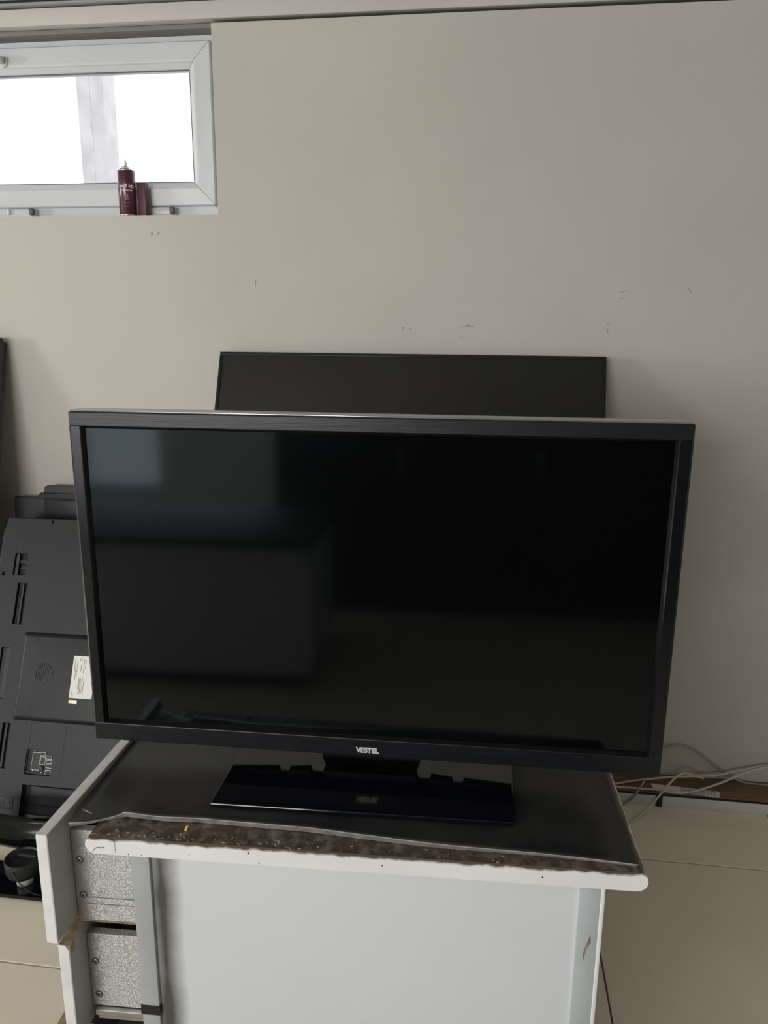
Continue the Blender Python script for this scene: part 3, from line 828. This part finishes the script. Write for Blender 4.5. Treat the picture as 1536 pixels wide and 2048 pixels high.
# details in the upper recesses
bar3(38, 1120, 52, 1126, -0.0158, -0.008, 'latch', 'black_plastic', cov)
bar3(40, 1133, 53, 1139, -0.0158, -0.006, 'latch', 'black_plastic', cov)
bar3(30, 1108, 36, 1150, -0.0158, -0.004, 'latch', 'back_plastic_dark', cov)
bar3(38, 1166, 42, 1248, -0.0118, -0.004, 'vent_rib', 'black_plastic', cov)
bar3(32, 1166, 35, 1248, -0.0118, -0.009, 'vent_rib', 'black_plastic', cov)
bar3(4, 1446, 8, 1536, -0.0118, -0.004, 'vent_rib', 'black_plastic', cov)
bar3(-3, 1295, 13, 1397, -0.0098, -0.007, 'recess_floor', 'back_plastic_dark', cov)
# lower stand bay with its cover bands
aa = R3[4]
build(MB(A3).box(aa[0] + 0.0005, aa[0] + 0.010, aa[2], aa[3], -0.0218, -0.020), 'bay_wall', 'black_plastic', cov)
for y0, y1, z in ((1572, 1608, -0.012), (1611, 1627, -0.014), (1630, 1664, -0.012)):
    r = rect3(46, y0, 210, y1)
    build(MB(A3).box(aa[0] + 0.011, aa[1] - 0.002, r[2], r[3], -0.0215, z, bev=0.0015), 'stand_cover', 'back_plastic', cov)
bar3(54, 1569, 108, 1573, -0.011, -0.001, 'cover_slot', 'black_plastic', cov)
bar3(110, 1569, 118, 1575, -0.011, -0.0005, 'clip', 'back_plastic', cov)
pp = rect3(-6, 1592, 26, 1620)
pl = build(MB(A3).box(pp[0], pp[1], pp[2], pp[3], 0.0, 0.0012, bev=0.0005), 'mount_plate', 'back_plastic', cov)
for x in (8, 19, -1):
    a_, b_ = q3(x, 1605); build(MB(A3).lathe([(0.0034, 0.0012), (0.003, 0.0022), (0.0018, 0.0022), (0.0014, 0.0013)], (a_, b_, 0), 12), 'screw', 'black_plastic', pl)

# ------------------------------------------------------------------ television behind it (stepped outline)
A4 = lean_matrix(-1.2, 2.285, 0.0, math.radians(2.5))
tv4 = thing('television', 'black television housing with stepped edge behind the grey television back', 'television', A4 @ Vector((0, 0, -0.02)))
def q4(px, py): return on_plane(px, py, A4)
s = [q4(27, 994), q4(79, 994), q4(86, 972), q4(150, 973)]
x0 = s[0][0]
build(MB(A4).prism([(x0 - 0.012, 0.0), (x0 + 0.55, 0.0), (x0 + 0.55, s[0][1]), (x0, s[0][1])], -0.030, 0.0, 'XY', bev=0.003), 'rear_cover', 'back_plastic_dark', tv4)
x1 = s[1][0]
cv = build(MB(A4).prism([(x1 - 0.006, s[0][1] - 0.002), (x1 + 0.45, s[0][1] - 0.002), (x1 + 0.45, s[2][1]), (s[2][0] + 0.006, s[2][1]), (s[2][0], s[2][1] - 0.006), (s[2][0] - 0.001, s[2][1] - 0.018)], -0.034, -0.006, 'XY', bev=0.002), 'step_cover', 'back_plastic_dark', tv4)
build(MB(A4).prism([(x1 - 0.010, s[0][1] - 0.001), (x1 + 0.449, s[0][1] - 0.001), (x1 + 0.449, s[0][1] + 0.018), (x1 + 0.004, s[0][1] + 0.018)], -0.006, 0.004, 'XY', bev=0.002), 'step_band', 'back_plastic', cv)
xs = q4(90, 1010)[0]
build(MB(A4).box(xs, xs + 0.44, s[0][1] - 0.12, s[0][1] - 0.004, 0.0, 0.006, bev=0.002), 'side_panel', 'back_plastic_dark', tv4)

# ------------------------------------------------------------------ tall television leaning at the far left (only its edge reaches the frame)
A5 = lean_matrix(-1.86, 2.335 - 1.45 * math.sin(math.radians(15)), 0.0, math.radians(15))
tv5 = thing('television', 'tall black television on end leaning against wall, cut by left picture edge', 'television', A5 @ Vector((0, 0, -0.02)))
e5 = on_plane(0.5, 680, A5)[0]; t5 = on_plane(0, 675, A5)[1]
xc = e5
for nm, r in (('bezel', (xc - 0.80, xc, t5 - 0.012, t5)), ('bezel', (xc - 0.80, xc, 0, 0.012)), ('bezel', (xc - 0.012, xc, 0.012, t5 - 0.012)), ('bezel', (xc - 0.80, xc - 0.788, 0.012, t5 - 0.012))):
    build(MB(A5).box(r[0], r[1], r[2], r[3], -0.016, 0, bev=0.001), nm, 'bezel_matt', tv5)
build(MB(A5).box(xc - 0.789, xc - 0.011, 0.011, t5 - 0.011, -0.010, -0.003), 'screen', 'screen_matt', tv5)
build(MB(A5).box(xc - 0.795, xc - 0.005, 0.006, t5 - 0.006, -0.045, -0.0165, bev=0.004), 'rear_cover', 'black_plastic', tv5)

# ================================================================== loose television stand on the floor at the left
sc_ = atZ(45, 1768, 0.016)
st = thing('television_stand', 'loose black glass television stand with round swivel neck on the floor', 'stand', (sc_.x, sc_.y, 0))
fl = atZ(0, 1797, 0.0); 
y0 = fl.y
pl = []
def rrect(x0, x1, y0, y1, r, n=6):
    out = []
    for cx_, cy_, a0 in ((x1 - r, y0 + r, -90), (x1 - r, y1 - r, 0), (x0 + r, y1 - r, 90), (x0 + r, y0 + r, 180)):
        for i in range(n + 1):
            a = math.radians(a0 + 90 * i / n); out.append((cx_ + r * math.cos(a), cy_ + r * math.sin(a)))
    return out
build(MB().prism(rrect(sc_.x - 0.22, sc_.x + 0.24, y0, y0 + 0.125, 0.02), 0.004, 0.014, 'XY', bev=0.002), 'glass_plate', 'black_plate', st)
build(MB().prism(rrect(sc_.x - 0.215, sc_.x + 0.235, y0 + 0.005, y0 + 0.12, 0.018), 0.0, 0.0038, 'XY'), 'foot_pad', 'black_plastic', st)
cc = Vector((sc_.x, sc_.y + 0.012, 0.0142))
build(MB().lathe([(0.021, 0), (0.021, 0.028), (0.020, 0.030)], cc, 28), 'pillar', 'skirt_white', st)
build(MB().lathe([(0.026, 0.026), (0.040, 0.030), (0.044, 0.040), (0.046, 0.074), (0.044, 0.078), (0.041, 0.076), (0.039, 0.060), (0.01, 0.058)], cc, 36), 'collar', 'black_plastic', st)
# curved black shell behind the collar
t = MB(); bmx = bmesh.new(); rows = []
for k in range(9):
    zz = 0.062 + 0.105 * k / 8
    bulge = 0.028 * math.sin(math.pi * k / 8)
    rows.append([bmx.verts.new((cc.x - 0.20 + 0.36 * j / 16, cc.y + 0.062 + 0.028 * ((j - 8) / 8) ** 2 - bulge, zz)) for j in range(17)])
for k in range(8):
    for j in range(16): bmx.faces.new([rows[k][j], rows[k][j + 1], rows[k + 1][j + 1], rows[k + 1][j]]).smooth = True
ret = bmesh.ops.solidify(bmx, geom=bmx.faces[:], thickness=-0.006)
t._merge(bmx)
build(t, 'curved_shell', 'black_gloss', st)
build(MB().box(cc.x - 0.03, cc.x + 0.03, cc.y + 0.015, cc.y + 0.062, 0.055, 0.085, bev=0.004), 'shell_bracket', 'black_plastic', st)
build(MB().tube([cc + Vector((0.0, -0.046, 0.064)), cc + Vector((0.02, -0.052, 0.040)), cc + Vector((0.05, -0.050, 0.012)), cc + Vector((0.075, -0.046, 0.0025))], 0.0018, 6), 'short_lead', 'black_plastic', st)

# ================================================================== low plinth along the wall at the right
plx0, plx1, ply = 0.30, XR - 0.01, 2.278
pn = thing('low_plinth', 'low brown board with white front strip along wall foot at right', 'plinth', ((plx0 + plx1) / 2, 2.33, 0))
build(MB().box(plx0, plx1, ply, ply + 0.016, 0.0, 0.036, bev=0.001), 'front_strip', 'skirt_white', pn)
build(MB().box(plx0, plx1, ply + 0.001, ply + 0.016, 0.0362, 0.0405), 'black_edge_strip', 'black_plastic', pn)  # black upper edge of the white front
build(MB().box(plx0, plx1, ply + 0.003, YW - 0.002, 0.041, 0.048, bev=0.001), 'top_board', 'wood_brown', pn)
build(MB().box(plx0, plx1, YW - 0.03, YW - 0.004, 0.0, 0.0408), 'rear_support', 'skirt_white', pn)
bxp = atY(1318, 1600, ply)
build(MB().box(bxp.x - 0.010, bxp.x + 0.010, ply - 0.004, ply - 0.0002, 0.0005, 0.041, bev=0.001), 'bracket', 'black_plastic', pn)
p0 = atZ(1306, 1574, 0.0485); p1 = atZ(1434, 1586, 0.0485)
lb_ = build(MB().prism([(p0.x, p0.y - 0.012), (p1.x, p1.y - 0.026), (p1.x + 0.010, p1.y + 0.008), (p0.x - 0.004, p0.y + 0.020)], 0.0481, 0.0487, 'XY'), 'paper_sticker', 'paper', pn)
mb = MB()
for k in range(6):
    y = p1.y - 0.018 + k * 0.005
    x = p0.x + 0.085
    while x < p1.x - 0.004:
        wd = random.uniform(0.004, 0.012); mb.box(x, min(x + wd, p1.x), y, y + 0.0018, 0.0487, 0.0489); x += wd + 0.003
build(mb, 'print', 'ink', lb_)

# ------------------------------------------------------------------ cables
def cable(pts, r, m, label):
    P = []
    for q in pts:
        if q[0] == 'z': P.append(atZ(q[1], q[2], q[3]))
        elif q[0] == 'y': P.append(atY(q[1], q[2], q[3]))
        else: P.append(Vector(q[1:]))
    o = build(MB().tube(P, r, 8), 'cable', m)
    return tag(o, label, 'cable', 'loose cables by the wall foot')
zt = 0.0518
cable([('y', 1285, 1520, 2.380), ('y', 1330, 1496, 2.382), ('y', 1362, 1491, 2.382), ('y', 1400, 1508, 2.382), ('y', 1440, 1540, 2.380), ('y', 1475, 1560, 2.378), ('y', 1505, 1568, 2.374), ('y', 1560, 1571, 2.374)], 0.0036, 'cable_dark', 'beige cable arching up against the wall before dropping behind the others')
cable([('z', 1190, 1580, zt), ('z', 1240, 1566, zt), ('y', 1330, 1555, 2.345), ('y', 1425, 1551, 2.345), ('y', 1480, 1541, 2.35), ('y', 1520, 1533, 2.36), ('y', 1580, 1528, 2.37)], 0.0035, 'cable', 'upper pale cable running along the brown board and rising to the right')
cable([('z', 1190, 1570, zt), ('z', 1240, 1574, zt), ('z', 1310, 1579, zt + .002), ('z', 1368, 1586, zt + .001), ('y', 1430, 1570, 2.32), ('y', 1490, 1546, 2.335), ('y', 1530, 1535, 2.35), ('y', 1590, 1527, 2.36)], 0.0035, 'cable', 'lower pale cable lying across the paper sticker on the brown board')
cable([('z', 1215, 1668, 0.0036), ('z', 1266, 1641, 0.0036), ('y', 1300, 1612, 2.235), ('y', 1328, 1580, 2.262), ('y', 1350, 1556, 2.29), ('y', 1368, 1546, 2.31), ('y', 1386, 1550, 2.325), ('y', 1407, 1557, 2.335)], 0.0034, 'cable', 'pale cable looping up from the floor over the board edge')
cable([('z', 1225, 1625, 0.0036), ('z', 1252, 1606, 0.0036), ('y', 1270, 1590, 2.262), ('y', 1282, 1572, 2.270), ('z', 1290, 1560, zt + 0.006)], 0.0034, 'cable_dark', 'short dark beige cable bending down beside the desk edge')

# ================================================================== counter and added dark stand-in behind the camera (seen only as reflections)
ct = thing('counter', 'long white counter standing behind the viewpoint', 'counter', (-1.25, -0.95, 0))
build(MB().box(-1.92, -0.60, -1.30, -0.66, 0.06, 0.62, bev=0.003), 'body', 'counter_white', ct)
build(MB().box(-1.94, -0.58, -1.32, -0.64, 0.6205, 0.645, bev=0.004), 'worktop', 'cab_dark', ct)
build(MB().box(-1.88, -0.64, -1.26, -0.70, 0.0, 0.0595), 'plinth', 'cab_dark', ct)
cb = thing('added_cabinet', 'low dark stand-in added behind the viewpoint to darken the screen reflection', 'added_cabinet', (0.75, -1.9, 0))
build(MB().box(-0.95, 1.85, -2.2, -1.62, 0.0, 1.05, bev=0.004), 'body', 'cab_dark', cb)  # unseen dark block, added so the screen reflects black
for i in range(4):
    dr = build(MB().box(-0.945 + i * 0.70, -0.255 + i * 0.70, -1.619, -1.60, 0.06, 1.04, bev=0.003), 'door', 'cab_dark', cb)
    build(MB().box(-0.290 + i * 0.70, -0.278 + i * 0.70, -1.60, -1.575, 0.75, 0.9, bev=0.003), 'handle', 'metal', dr)
